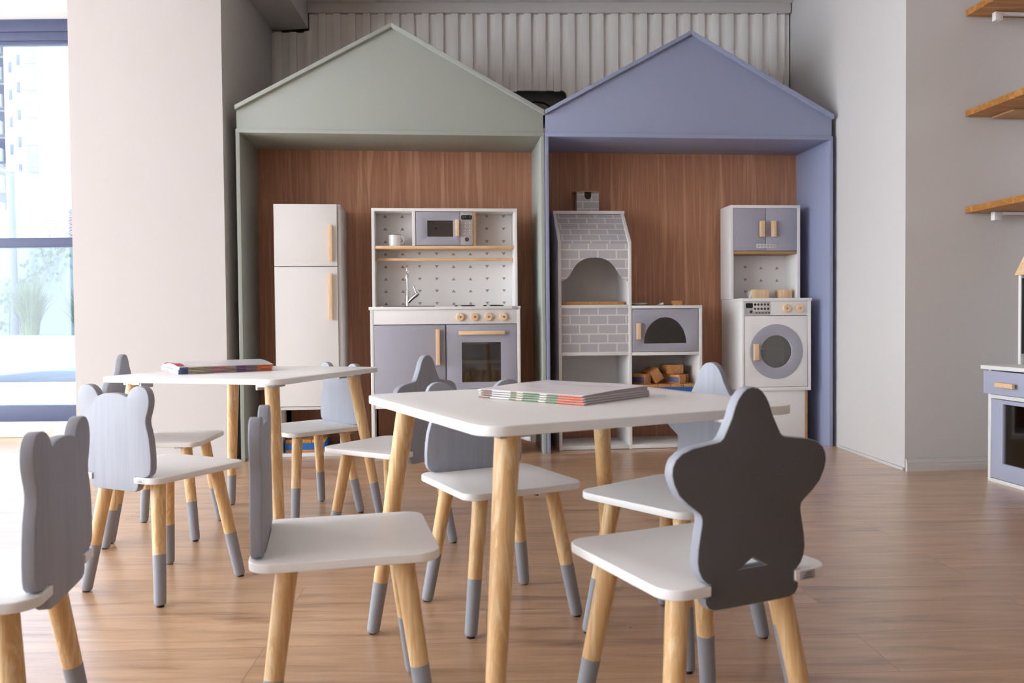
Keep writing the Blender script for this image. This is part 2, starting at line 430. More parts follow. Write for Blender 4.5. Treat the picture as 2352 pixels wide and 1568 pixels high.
# --- toy fridge
def fridge():
    t = hthing('toy_refrigerator', 'tall white wooden toy refrigerator with two doors in the green house', 'toy fridge')
    F, B = .087, .366
    MB().box(.156, .171, F, B, 0, 1.204, .001).box(.451, .466, F, B, 0, 1.204, .001).box(.156, .466, F, B, 1.204, 1.219, .001).box(.171, .451, B-.006, B, .235, 1.204, 0).box(.171, .451, F, B, .228, .243, .001).box(.171, .451, F+.003, B, 0, .016, .001).build('body', LAM, t)
    d1 = MB().box(.153, .4505, F-.015, F-.001, .9215, 1.2185, .0012).build('door', LAM, t)
    d2 = MB().box(.153, .4505, F-.015, F-.001, .246, .9185, .0012).build('door', LAM, t)
    handle(d1, .411, .431, .944, 1.119, F-.015); h = handle(d2, .408, .428, .662, .886, F-.015)
    return t
fridge()
# wooden crate with a blue band at the bottom of the fridge
def tray(label, u0, u1, d0, d1, z0, z1, planks):
    t = hthing('wooden_tray', label, 'tray', None, (u0+u1)/2, (d0+d1)/2, z0)
    w, l, h = (u1-u0)/2, (d1-d0)/2, z1-z0
    m = MB().box(-w, w, -l, l, 0, h*.22, .002)
    n = planks
    for i in range(n): m.box(-w+2*w*i/n+.001, -w+2*w*(i+1)/n-.001, -l, l, h*.72, h, .002)
    m.box(-w+.004, w-.004, -l+.004, l-.004, h*.2, h*.73, 0)
    m.build('board', BLOCKW, t)
    MB().box(-w-.001, w+.001, -l-.001, l+.001, h*.22, h*.70, .001).build('painted_band', BLUEP, t)['label'] = 'bright blue painted band'
    return t
BLUEP = paint('bright_blue_paint', (.02, .14, .48, 1), .45, .12, 30)
tray('wooden tray with a blue band at the bottom of the white toy fridge', .182, .371, .12, .33, .0165, .078, 3)

# --- toy kitchen
def kitchen():
    t = hthing('toy_kitchen', 'white wooden toy kitchen with sink, oven and microwave in the green house', 'toy kitchen')
    L0, L1 = .609, .625; R0, R1 = 1.312, 1.328; B = .235
    # carcass
    m = MB().box(L0, L1, 0, B, 0, .7065, .001).box(R0, R1, 0, B, 0, .7065, .001)
    m.box(L1, R0, .002, B, .234, .2495, .001).box(L1, R0, .002, B, 0, .016, .001).box(.9665, .9695, .014, B, .25, .634, 0).box(L1, R0, B-.005, B, .25, .70, 0)
    m.box(L1, R0, .02, B, .634, .637, 0)
    m.build('lower_body', LAM, t)
    MB().box(.603, 1.3295, -.006, B, .7065, .7215, .0012).build('countertop', LAM, t)
    cp = MB().box(L1, R0, .001, .016, .637, .706, .0008).build('knob_panel', LAM, t)
    for u in (1.037, 1.106, 1.174, 1.246): knob(t, u, .670, .001)
    dr = MB().box(.6265, .9645, .0, .014, .2515, .633, .001).build('cupboard_door', GREY, t); dr['label'] = 'grey-blue cupboard door'
    handle(dr, .919, .939, .441, .613, 0)
    ov = MB()
    ov.prism([(.9705, .2515), (1.3105, .2515), (1.3105, .633), (.9705, .633)], 0, .014, 'y', .001, 2, [[(1.044, .356), (1.044, .548), (1.233, .548), (1.233, .356)]])
    ov = ov.build('oven_door', GREY, t); ov['label'] = 'grey-blue oven door with a dark window'
    MB().box(1.041, 1.236, .008, .010, .353, .551, 0).build('oven_window', GLASSK, ov)
    handle(ov, 1.029, 1.251, .584, .603, 0, mat=PINEX)
    MB().box(.972, R0, .0145, B-.005, .446, .461, .001).build('oven_shelf', LAM, t)
    # upper part
    F = .100
    m = MB().box(.613, .628, F, B, .7215, 1.190, .001).box(1.311, 1.327, F, B, .7215, 1.190, .001).box(.613, 1.327, F, B, 1.190, 1.205, .001).box(.810, .826, F+.001, B, 1.022, 1.190, .0008)
    m.build('upper_body', LAM, t)
    cells = []
    us = [.672, .7575, .842, .928, 1.013, 1.099, 1.184, 1.270]; zs = [1.181, 1.118, 1.054, .992, .928, .865, .804, .741]
    for j, z in enumerate(zs):
        for i, u in enumerate(us):
            if j < 3 and 1 < i < 6 and not (j == 1 and i == 3): continue
            cells.append((u, z, i in (0, 1, 4, 5)))
    back_panel(t, .628, 1.311, .7215, 1.190, B-.005, B, cells)
    MB().box(.628, 1.311, F+.002, B-.005, 1.0072, 1.022, .0008).build('shelf', PINEX, t)['label'] = 'raw wood shelf edge under the microwave'
    MB().box(1.109, 1.1245, F+.002, B-.005, 1.022, 1.190, .0008).build('divider', MDF, t)['label'] = 'raw brown divider beside the microwave'
    MB().box(.628, 1.311, F+.05, F+.062, .951, .965, .003).build('hanging_rail', PINEX, t)
    mw = MB().prism([(.8285, 1.0245), (1.0435, 1.0245), (1.0435, 1.1875), (.8285, 1.1875)], F+.002, F+.014, 'y', .0008, 2, [rrect(.884, 1.010, 1.066, 1.145, .003, 4)]).build('microwave_door', GREY, t)
    MB().box(.881, 1.013, F+.009, F+.011, 1.063, 1.148, 0).build('microwave_window', GLASSD, mw)
    handle(mw, 1.0205, 1.0395, 1.067, 1.149, F+.002)
    pn = MB().box(1.0455, 1.1075, F+.002, F+.014, 1.0245, 1.1875, .0008).build('microwave_panel', PANELG, t); pn['label'] = 'silver-grey microwave keypad panel'
    MB().prism(rrect(1.050, 1.103, 1.150, 1.172, .007, 5), F+.001, F+.0025, 'y').build('display', BLACKG, pn)
    text_mesh('09:10', .0195, 1.0765, F+.0008, 1.161, 'display_digits', LCD, pn)
    kp = MB(); rows = ['123', '456', '789', '*0#']
    for j in range(4):
        for i in range(3):
            cx, cz = 1.0605+.0168*i, 1.1335-.0172*j
            kp.box(cx-.0065, cx+.0065, F+.0012, F+.0025, cz-.0062, cz+.0062, .0003)
    kp.build('keypad', STICK, pn)
    for j, r in enumerate(rows):
        for i, ch in enumerate(r): text_mesh(ch, .0125, 1.0605+.0168*i, F+.0008, 1.1335-.0172*j, 'key_digit', INK, pn)
    MB().lathe([(.0085, F+.0008), (.0105, F+.0008), (.0105, F+.002), (.0085, F+.002)], (1.0775, 0, 1.0525), 'y', 28).lathe([(.0028, F+.0008), (.0046, F+.0008), (.0046, F+.002), (.0028, F+.002)], (1.0775, 0, 1.0525), 'y', 20).build('start_button', INK, pn)
    # sink and hob on the counter
    MB().prism(rrect(.649, .918, .012, .092, .03), .7215, .7252, 'z').build('sink', BLACKG, t)
    for u in (1.062, 1.202): MB().lathe([(0, .7215), (.051, .7215), (.051, .7265), (.046, .728), (0, .728)], (u, .055, 0), 'z', 36).build('burner', BLACKG, t)
    # faucet
    ux, dy = .785, .098
    m = MB().lathe([(0, .7215), (.016, .7215), (.016, .726), (.0095, .729), (.0095, .803), (.0075, .806), (.0062, .81), (.0062, .86)], (ux, dy, 0), 'z', 20)
    arc = [((ux, dy, .86), .0062)]+[((ux, dy-.028+.028*math.cos(a), .892+.028*math.sin(a)), .0062) for a in [i*PI/10 for i in range(0, 11)]]+[((ux, dy-.056, .880), .0066), ((ux, dy-.056, .872), .0092), ((ux, dy-.056, .858), .0098)]
    m.tube(arc, 16)
    fa = m.build('faucet', CHROME, t)
    m = MB().tube([((ux, dy, .742), .0085), ((ux+.02, dy-.006, .762), .0085), ((ux+.045, dy-.012, .783), .0105), ((ux+.054, dy-.014, .79), .007)], 16)
    m.tube([((ux+.045, dy-.012, .783), .0055), ((ux+.036, dy-.012, .805), .0042), ((ux+.027, dy-.012, .829), .0046)], 12)
    m.build('faucet_lever', CHROME, fa)
    MB().box(1.288, 1.315, -.0075, -.0055, .7085, .7195, .0005).build('sticker', PANELG, t)
    return t
kitchen()
# enamel mug
t = hthing('enamel_mug', 'white enamel mug with a dark rim on the toy kitchen shelf', 'mug', None, .723, .152, 1.0223)
MB().lathe([(0, 0), (.026, 0), (.0285, .003), (.0295, .03), (.0305, .056), (.029, .056), (.028, .03), (.027, .005), (0, .005)], (0, 0, 0), 'z', 36).build('cup', ENAMEL, t)
MB().lathe([(.0285, .0555), (.0315, .0555), (.0318, .058), (.0285, .058)], (0, 0, 0), 'z', 36).build('rim', INK, t)['label'] = 'dark enamel rim'
MB().tube([((.028+.017*math.sin(a), 0, .031+.017*math.cos(a)), .0033) for a in [i*PI/10 for i in range(11)]], 10).build('handle', ENAMEL, t)

# --- toy pizza oven
def pizza_oven():
    t = hthing('toy_pizza_oven', 'white toy pizza oven unit with printed grey bricks and chimney in the blue house', 'toy oven')
    F, B = .080, .368
    side = [(F, 0), (F, 1.038), (.235, 1.197), (B, 1.197), (B, 0)]
    m = MB()
    for x0, x1 in ((1.527, 1.5425), (1.8825, 1.898)): m.prism(side, x0, x1, 'x', .0008)
    m.box(1.526, 1.9, .232, B, 1.197, 1.213, .001)
    I0, I1 = 1.5425, 1.8825
    m.box(I0, I1, F+.001, B, .709, .7255, .001).box(I0, I1, F+.001, B, .4725, .488, .001).box(I0, I1, F+.001, B, .252, .268, .001).box(I0, I1, F+.001, B, .002, .021, .001)
    m.box(I0, I1, B-.006, B, .252, 1.197, 0)
    m.build('tower_body', LAM, t)
    # arch front: brick panel with a bell-shaped opening
    arch = [(1.573, .858), (1.586, .873), (1.598, .894), (1.611, .916), (1.630, .936), (1.650, .949), (1.672, .957), (1.6925, .9605)]
    c = 1.7125
    archr = [(2*c-a, b) for a, b in reversed(arch)]
    out = [(I0, .843), (1.558, .848)]+arch+[(c, .9615)]+archr+[(1.867, .848), (I1, .843), (I1, 1.030), (I0, 1.030)]
    MB().prism(out, F+.006, F+.018, 'y').build('arch_panel', BRICK, t)['label'] = 'printed brick panel with an arched opening'
    MB().box(I0, I1, F+.005, F+.017, .488, .709, 0).build('brick_panel', BRICK, t)['label'] = 'printed grey brick panel'
    # sloping hood panel
    th = .012; a0 = Vector((F+.006, 1.030)); a1 = Vector((.238, 1.1945))
    n = Vector((a1-a0)).normalized(); nn = Vector((n.y, -n.x))*-1
    pts = [tuple(a0), tuple(a1), tuple(a1-th*Vector((-n.y, n.x))), tuple(a0-th*Vector((-n.y, n.x)))]
    MB().prism(pts, I0, I1, 'x').build('hood_panel', BRICKH, t)['label'] = 'sloping printed brick hood'
    ch = MB().box(1.659, 1.776, .282, .34, 1.213, 1.3175, .0006)
    ch = ch.build('chimney', BRICKC, t)
    MB().prism([(1.700, 1.317), (1.735, 1.317)]+[(1.7175+.0175*math.cos(a), 1.297-.0175*math.sin(a)) for a in [i*PI/10 for i in range(11)]], .2805, .2815, 'y').build('smoke_slot', BLACKG, ch)
    MB().box(1.644, 1.782, .27, .352, 1.3175, 1.3225, .0006).build('chimney_cap', MDF, ch)
    # side box with the round-topped door
    J0, J1 = 1.898, 2.244
    m = MB().box(J0, 2.2605, F, B, .705, .720, .001).box(J1, 2.2605, F, B, 0, .705, .001).box(J0, J1, F+.001, B, .470, .4865, .001).box(J0, J1, F+.001, B, .252, .268, .001).box(J0, J1, F+.001, B, .002, .021, .001).box(J0, J1, B-.006, B, .252, .705, 0)
    m.build('side_body', LAM, t)
    hc, hz, hr, hh = 2.070, .5295, .110, .1315
    half = [(hc+hr*math.cos(a), hz+hh*math.sin(a)) for a in [i*PI/24 for i in range(25)]]
    d = MB().prism([(J0+.003, .4885), (J1-.002, .4885), (J1-.002, .7015), (J0+.003, .7015)], F+.001, F+.014, 'y', .0008, 2, [half]).build('door', GREY, t)
    d['label'] = 'grey-blue oven door with a half-round window'
    MB().box(hc-hr-.003, hc+hr+.003, F+.008, F+.010, hz-.003, hz+hh+.003, 0).build('door_window', GLASSK, d)
    handle(d, 1.9185, 1.9405, .551, .633, F+.001)
    return t
pizza_oven()
o = MB().prism(rrect(-.166, .166, -.12, .12, .05), 0, .0165, 'z', .004).build('pizza_board', BLOCKW)
o.location = hw(1.7125, .222, .7260); o.rotation_euler.z = HT
tag(o, 'flat pine board lying in the arched mouth of the toy pizza oven', 'wooden board')
# things on top of the side box
o = MB().lathe([(0, 0), (.018, 0), (.03, .004), (.046, .010), (.0475, .0125), (.045, .0115), (.03, .006), (0, .004)], (0, 0, 0), 'z', 40).build('toy_plate', ENAMEL); o.location = hw(1.955, .17, .7203); tag(o, 'small shallow white toy plate on the pizza oven side box', 'plate')
o = MB().prism(rrect(-.055, .055, -.06, .06, .012), 0, .004, 'z', .001).build('toy_hotplate', BLACKG); o.location = hw(2.068, .18, .7203); o.rotation_euler.z = HT; tag(o, 'thin black toy hotplate lying on the pizza oven side box', 'hotplate')
o = MB().prism([(-.013, 0), (.013, 0), (.012, .012)], -.02, .02, 'y', .001).build('toy_wedge', ENAMEL); o.location = hw(2.058, .135, .7243); o.rotation_euler.z = HT; tag(o, 'little white wedge-shaped toy piece on the black hotplate', 'toy piece')
o = MB().box(-.0235, .0235, -.02, .02, 0, .0245, .002).build('wooden_block', BLOCKW); o.location = hw(2.153, .16, .7203); o.rotation_euler.z = HT; tag(o, 'small pale wooden block alone on top of the pizza oven side box', 'wooden block')
# blocks in the side box
tray('wooden plank tray with a blue band under the blocks in the pizza oven unit', 1.905, 2.236, .1, .34, .2682, .3205, 5)
def block(label, u, d, z, w, l, h, rz=0, ry=0, blue=False):
    t = hthing('wooden_block', label, 'wooden block', 'wooden blocks in the pizza oven unit', u, d, z)
    t.rotation_euler = (0, ry, HT+rz)
    MB().box(-w/2, w/2, -l/2, l/2, 0, h, .003).build('timber', BLOCKW, t)
    if blue:
        MB().box(-w/2-.0008, -w/2+.002, -l/2+.004, l/2-.02, h*.12, h*.70, .0005).build('painted_stripe', PURPLE, t)['label'] = 'dull violet painted stripe'
    return t
PURPLE = paint('dull_violet_paint', (.13, .12, .22, 1), .6, .1, 40)
block('wooden block with violet side lying alone at the left of the pile', 1.960, .172, .3207, .048, .11, .052, R(36), 0, True)
block('wooden block balanced on its corner in the middle of the pile', 2.052, .20, .3358, .052, .12, .066, R(8), R(-33))
block('wooden block with violet side at the front right of the pile', 2.146, .165, .3207, .046, .10, .047, R(30), 0, True)
block('wooden block half hidden at the far right of the pile', 2.203, .275, .3207, .040, .12, .044, R(12))
block('wooden block lying on top of the pile', 2.140, .215, .3692, .088, .11, .047, R(6))

# --- toy washing machine with cupboard
def washer():
    t = hthing('toy_washing_machine', 'white toy washing machine with round door and grey cupboard above in the blue house', 'toy washer')
    F, B = .070, .368
    L, Rr = 2.4650, 2.8285
    # plinth
    m = MB().box(2.495, 2.8145, F+.012, B, 0, .2815, .001); m.build('plinth', LAM, t)
    MB().box(2.8000, 2.8150, F+.0105, F+.0125, .0, .2815, .0004).box(2.4945, 2.5055, F+.0105, F+.0125, .0, .2815, .0004).build('raw_edge', MDF, t)['label'] = 'raw brown board edge'
    m = MB().box(L, L+.0125, F, B, .2815, .738, .001).box(Rr-.0165, Rr, F, B, .2815, .738, .001).box(L+.0125, Rr-.0165, F, B, .2815, .300, .001).box(L+.0125, Rr-.0165, B-.006, B, .30, .738, 0)
    m.build('body', LAM, t)
    MB().box(L-.001, Rr+.003, F-.004, B, .738, .753, .0012).build('countertop', LAM, t)
    MB().box(L+.0125, Rr-.0165, F+.002, F+.014, .6655, .737, .0006).build('control_panel', LAM, t)
    pn = MB().box(2.4655+.0115, 2.611, F+.0006, F+.003, .669, .734, .0003).build('program_panel', PANELG, t); pn['label'] = 'printed silver-grey programme panel'
    MB().box(2.5215, 2.611, F, F+.001, .686, .7315, .0002).build('button_field', STICK, pn)
    bt = MB()
    for j in range(2):
        for i in range(5): bt.lathe([(.0040, F-.0006), (.0062, F-.0006), (.0062, F+.0002), (.0040, F+.0002)], (2.5325+.0172*i, 0, .7205-.0215*j), 'y', 18)
    for i in range(5): bt.box(2.535+.0165*i, 2.545+.0165*i, F-.0002, F+.0008, .676, .681, 0)
    bt.lathe([(.0062, F), (.0078, F), (.0078, F+.001), (.0062, F+.001)], (2.512, 0, .684), 'y', 20).lathe([(0, F), (.0028, F), (.0028, F+.001), (0, F+.001)], (2.512, 0, .684), 'y', 16)
    bt.build('button_icons', INK, pn)
    MB().prism(rrect(2.484, 2.5215, .7035, .7275, .006, 5), F-.0004, F+.001, 'y').lathe([(0, F-.0008), (.0062, F-.0008), (.0062, F), (0, F)], (2.5325, 0, .7205), 'y', 20).build('display', BLACKG, pn)
    for u in (2.697, 2.768): knob(t, u, .701, F+.002, .0205)
    c = (2.644, .481)
    circ = lambda r, n=48: [(c[0]+r*math.cos(2*PI*i/n), c[1]+r*math.sin(2*PI*i/n)) for i in range(n)]
    d = MB().prism([(L+.0145, .3015), (Rr-.0185, .3015), (Rr-.0185, .6625), (L+.0145, .6625)], F+.001, F+.014, 'y', .0008, 2, [circ(.083)]).build('door', LAM, t)
    rg = MB().prism(circ(.139, 64), F-.0025, F+.0012, 'y', .0008, 2, [circ(.083)]).build('door_ring', GREY, d); rg['label'] = 'grey-blue ring round the porthole'
    MB().prism(circ(.0845), F+.006, F+.008, 'y').build('porthole', GLASSK, d)
    handle(d, 2.518, 2.545, .438, .522, F-.0025, .022)
    # upper cupboard
    U0, U1, G = 2.452, 2.829, .195
    B2 = .345
    m = MB().box(U0, U0+.0165, G, B2, .753, 1.226, .001).box(U1-.0165, U1, G, B2, .753, 1.226, .001).box(U0, U1, G, B2, 1.226, 1.241, .001)
    m.build('upper_body', LAM, t)
    MB().box(U0+.0165, U1-.0165, G+.002, B2-.006, .9875, 1.002, .0008).build('shelf', MDF, t)['label'] = 'raw brown shelf edge'
    for x0, x1, h0, h1 in ((2.470, 2.6405, 2.604, 2.631), (2.6425, 2.811, 2.666, 2.692)):
        dd = MB().box(x0, x1, G+.001, G+.014, 1.004, 1.2245, .0008).build('cupboard_door', GREY, t); dd['label'] = 'grey-blue cupboard door'
        handle(dd, h0, h1, 1.075, 1.158, G+.001)
    st = MB().box(2.591, 2.701, G-.0004, G+.0012, 1.0185, 1.0395, .0002).build('sticker_strip', STICK, t)
    bt = MB()
    for i in range(6): bt.lathe([(0, G-.0009), (.0058, G-.0009), (.0058, G-.0002), (0, G-.0002)], (2.602+.0177*i, 0, 1.029), 'y', 18)
    bt.build('printed_buttons', GREY, st)
    cells = [(2.587, .926, False), (2.675, .924, True), (2.764, .923, True), (2.587, .859, False), (2.675, .857, True), (2.764, .856, True), (2.587, .795, False)]
    back_panel(t, U0+.0165, U1-.0165, .753, 1.226, B2-.006, B2, cells)
    return t
washer()
t = hthing('wooden_block', 'wider ribbed wooden block in the niche above the toy washer, left one', 'wooden block', 'blocks in the washer niche', 2.620, .245, .7533)
MB().box(-.043, .05, -.03, .03, 0, .049, .003).build('timber', PINEH, t)
MB().lathe([(0, -.052), (.017, -.052), (.021, -.049), (.021, -.043), (0, -.043)], (0, 0, .0245), 'x', 24).build('disc', ENAMEL, t)['label'] = 'white round end piece'
o = MB().box(-.034, .033, -.03, .03, 0, .049, .003).build('wooden_block', PINEH); o.location = hw(2.762, .245, .7533); o.rotation_euler.z = HT
tag(o, 'narrower wooden block in the niche above the toy washer, right one', 'wooden block', 'blocks in the washer niche')

# ------------------------------------------------------------------ chairs
CW, CD, CT, CS = .282, .285, .0145, .2972
NB = .0728                                   # half width of the notch
PY0, PY1 = -.1390, -.1215                    # back plate thickness
star_r = [(.010, .5540), (.0175, .5488), (.0245, .5405), (.0295, .5310), (.0350, .5160), (.0440, .4990), (.0490, .4900), (.0545, .4858), (.0640, .4842), (.0755, .4828), (.0985, .4798), (.1150, .4745), (.1255, .4665), (.1305, .4570), (.1315, .4470), (.1285, .4350), (.1200, .4190), (.1060, .4060), (.0910, .3950), (.0862, .3905), (.0845, .3850), (.0850, .3770), (.0875, .3640), (.0908, .3460), (.0920, .3300), (.0902, .3180), (.0850, .3070), (.0775, .2995), (.0735, .2975), (NB-.001, .2975), (NB-.001, .2825), (.0740, .2825), (.0800, .2795), (.0793, .2720), (.0740, .2650), (.0650, .2615), (.0450, .2607)]
bear_r = [(.013, .4883), (.026, .4872), (.040, .4843), (.0470, .4808), (.0502, .4812), (.0555, .4900), (.0615, .4965), (.070, .5025), (.0800, .5060), (.0925, .5072), (.1055, .5045), (.1150, .4975), (.1205, .4870), (.1224, .4740), (.1208, .4610), (.1160, .4470), (.1115, .4360), (.1095, .4275), (.1105, .4180), (.1150, .4040), (.1192, .3895), (.1228, .3655), (.1245, .3415), (.1240, .3180), (.1205, .3070), (.1120, .3000), (.1010, .2975), (NB-.001, .2975), (NB-.001, .2825), (.0810, .2825), (.0812, .2745), (.0770, .2665), (.0690, .2625), (.0450, .2617)]
def mirror(top, half, bot): return [(0, top)]+half+[(0, bot)]+[(-a, b) for a, b in reversed(half)]
def smooth_poly(p, keep):
    return p
def leg(t, tx, ty, bx, by, ztop, r0, r1, ztip):
    p = lambda z: Vector((bx+(tx-bx)*z/ztop, by+(ty-by)*z/ztop, z))
    rad = lambda z: r1+(r0-r1)*z/ztop
    o = MB().tube([(p(ztip), rad(ztip)), (p(ztop*.7), rad(ztop*.7)), (p(ztop), r0)], 28).build('leg', PINE, t)
    tip = MB().tube([(p(.004), r1-.0022), (p(.0065), r1-.0004), (p(.011), r1+.0002), (p(ztip), rad(ztip)+.0002)], 28).build('painted_tip', TIP, o); tip['label'] = 'grey painted leg tip'
    MB().lathe([(0, 0), (r1*.62, 0), (r1*.66, .0022), (r1*.66, .0045), (0, .0045)], (bx, by, 0), 'z', 20).build('foot_pad', BLACK, o)
    return o
def make_chair(kind, name):
    t = thing(name, '', 'chair')
    sx, sy, r = CW/2, CD/2, .034
    out = [q for q in rrect(-sx, sx, -sy, sy, r, 8)]
    # rear notch: insert between the two rear corners
    i = max(k for k, q in enumerate(out) if q[0] < 0 and q[1] < -sy+1e-6)
    out = out[:i+1]+[(-NB, -sy), (-NB, PY1+.0005), (NB, PY1+.0005), (NB, -sy)]+out[i+1:]
    MB().prism(out, CS-CT, CS, 'z', .0022, 3).build('seat', SEATM, t)
    if kind == 'star':
        pl = mirror(.5560, star_r, .2607); holes = [[(0, .3245), (-.0215, .3120), (.0215, .3120)]]
    else:
        pl = mirror(.4887, bear_r, .2617); holes = []
    MB().prism(pl, PY0, PY1, 'y', .0020, 3, holes).build('backrest', CHAIRG, t)
    for a in (1, -1):
        for b in (1, -1):
            leg(t, a*.0868, b*.0884, a*.128, b*.1238, CS-CT-.0073, .0168, .0132, .115)
            cx, cy = a*.0740, b*.0800
            MB().box(cx-.029, cx+.029, cy-.022, cy+.022, CS-CT-.0075, CS-CT, .001).box(cx-a*.029-.003, cx-a*.029+.003, cy-.019, cy+.019, CS-CT-.014, CS-CT, .001).build('mounting_plate', PLATEM, t)
    return t
def sticker(t, dark=False):
    """maker's label on the right rear corner of the seat"""
    y = -CD/2
    m = MB().box(.079, .106, y-.0008, y+.0005, CS-CT+.001, CS-.001, .0003).build('sticker', PANELG if dark else STICK, t)
    l = MB()
    for k in range(3): l.box(.084+.002*k, .101-.001*k, y-.0012, y-.0006, CS-CT+.0035+.003*k, CS-CT+.0045+.003*k, 0)
    l.build('sticker_print', INK, m)
bear = make_chair('bear', 'bear_chair'); star = make_chair('star', 'star_chair')
chairs = [
 ('bear', 'grey bear-eared child chair at the far left edge, its front cut off by the frame', -.7783, 1.1269, 102.2, 0),
 ('bear', 'pale grey bear-eared child chair at the near left corner of the far table, back turned', -.8729, 2.0090, -26.17, 1),
 ('bear', 'grey bear-eared child chair tucked behind the far table, before the toy fridge', -.6985, 2.752, 133.67, 0),
 ('bear', 'grey bear-eared child chair behind the near table, facing the camera', -.0328, 1.8113, -152.85, 0),
 ('bear', 'bear-eared child chair seen edge-on in the left foreground, left of the near table', -.2796, 1.3300, -76.95, 0),
 ('star', 'grey star-backed child chair behind the far table, before the white pillar', -1.0817, 2.5204, -86.41, 0),
 ('star', 'grey star-backed child chair between the two tables, before the toy kitchen', -.3501, 2.3188, 56.90, 0),
 ('star', 'pale blue-grey star-backed child chair beyond the right side of the near table', .3288, 1.6470, 130.42, 0),
 ('star', 'large dark star-backed child chair in the right foreground, back to the camera', .2669, 1.2143, 24.13, 2)]
used = set()
for kind, label, x, y, a, st in chairs:
    proto = bear if kind == 'bear' else star
    c = proto if kind not in used else copy_tree(proto)
    used.add(kind)
    c.location = (x, y, 0); c.rotation_euler.z = R(a); c['label'] = label
    c['group'] = 'bear chairs round the two tables' if kind == 'bear' else 'star chairs round the two tables'
for c in [o for o in COL.objects if o.name.split('.')[0] in ('bear_chair', 'star_chair')]:
    if 'back turned' in c['label']: sticker(c)
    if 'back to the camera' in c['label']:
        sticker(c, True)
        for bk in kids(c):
            if bk.name.startswith('backrest'):          # on this chair only, the rear face is coloured charcoal
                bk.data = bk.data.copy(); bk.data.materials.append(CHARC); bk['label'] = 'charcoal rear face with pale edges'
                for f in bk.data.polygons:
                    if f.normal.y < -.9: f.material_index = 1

# ------------------------------------------------------------------ tables
def make_table(label, x, y, a):
    t = thing('activity_table', label, 'table', (x, y, 0), R(a), 'white square tables')
    TZ, TT = .4982, .0158
    MB().prism(rrect(-.303, .303, -.3005, .3005, .043, 10), TZ-TT, TZ, 'z', .0018, 3).build('tabletop', LAMT, t)
    for i in (1, -1):
        for j in (1, -1):
            leg(t, i*.2327, j*.2327, i*.2931, j*.2931, TZ-TT-.010, .0205, .0132, .112)
            cx, cy = i*.225, j*.225
            MB().box(cx-.029, cx+.029, cy-.026, cy+.026, TZ-TT-.0105, TZ-TT, .001).box(cx-i*.029-.004, cx-i*.029+.004, cy-.024, cy+.024, TZ-TT-.019, TZ-TT, .001).build('mounting_plate', STEEL, t)
    return t
make_table('square white table in the foreground with magazines, before the pizza oven', .0969, 1.5394, 26.40)
make_table('square white table further back on the left with folded leaflets on it', -.8174, 2.5206, -17.17)

# ------------------------------------------------------------------ magazines
def mag_mat(name, bands):
    """cover printed in blocks of colour along the spine"""
    m, nt, b = new_mat(name)
    tc = N(nt, 'ShaderNodeTexCoord'); sp = N(nt, 'ShaderNodeSeparateXYZ'); nt.links.new(tc.outputs['Object'], sp.inputs[0])
    mr = N(nt, 'ShaderNodeMapRange'); mr.inputs[1].default_value = -.15; mr.inputs[2].default_value = .15; nt.links.new(sp.outputs['X'], mr.inputs[0])
    mp = mapping(nt, (30, 30, 30)); n = noise(nt, mp.outputs[0], 1, 3)
    ad = N(nt, 'ShaderNodeMath', operation='MULTIPLY_ADD'); ad.inputs[1].default_value = .06; nt.links.new(n.outputs[0], ad.inputs[0]); nt.links.new(mr.outputs[0], ad.inputs[2])
    r = ramp(nt, ad.outputs[0], bands); r.color_ramp.interpolation = 'CONSTANT'
    nt.links.new(r.outputs[0], b.inputs['Base Color']); b.inputs['Roughness'].default_value = .35
    return m
def cover_mat(name, cols):
    m, nt, b = new_mat(name)
    mp = mapping(nt, (7, 14, 7)); n = noise(nt, mp.outputs[0], 1, 5, .5, 1.5)
    r = ramp(nt, n.outputs[0], cols); nt.links.new(r.outputs[0], b.inputs['Base Color'])
    b.inputs['Roughness'].default_value = .25
    return m
SP1 = mag_mat('leaflet_spine_print', [(0, srgb(60, 84, 140)), (.15, srgb(200, 190, 150)), (.30, srgb(178, 170, 140)), (.36, srgb(206, 150, 150)), (.52, srgb(190, 165, 150)), (.62, srgb(120, 80, 130)), (.72, srgb(150, 130, 130)), (.83, srgb(236, 120, 60))])
SP2 = mag_mat('magazine_spine_print', [(0, srgb(225, 220, 215)), (.1, srgb(130, 90, 60)), (.2, srgb(220, 215, 205)), (.36, srgb(120, 130, 80)), (.42, srgb(210, 200, 180)), (.47, srgb(96, 124, 74)), (.60, srgb(210, 205, 190)), (.66, srgb(100, 130, 72)), (.75, srgb(214, 98, 44))])
CV1 = cover_mat('leaflet_cover_print', [(.3, srgb(228, 222, 226)), (.45, srgb(205, 215, 222)), (.55, srgb(232, 205, 205)), (.7, srgb(214, 206, 222))])
CV2 = cover_mat('magazine_cover_print', [(.3, srgb(232, 232, 228)), (.45, srgb(240, 233, 238)), (.6, srgb(222, 216, 228)), (.75, srgb(236, 224, 224))])
PAPER = plain('white_paper', (.62, .62, .63, 1), .6); PAPERD = plain('greyish_paper_edges', (.50, .44, .45, 1), .7); REDP = plain('red_inside_page', (.42, .03, .06, 1), .5)
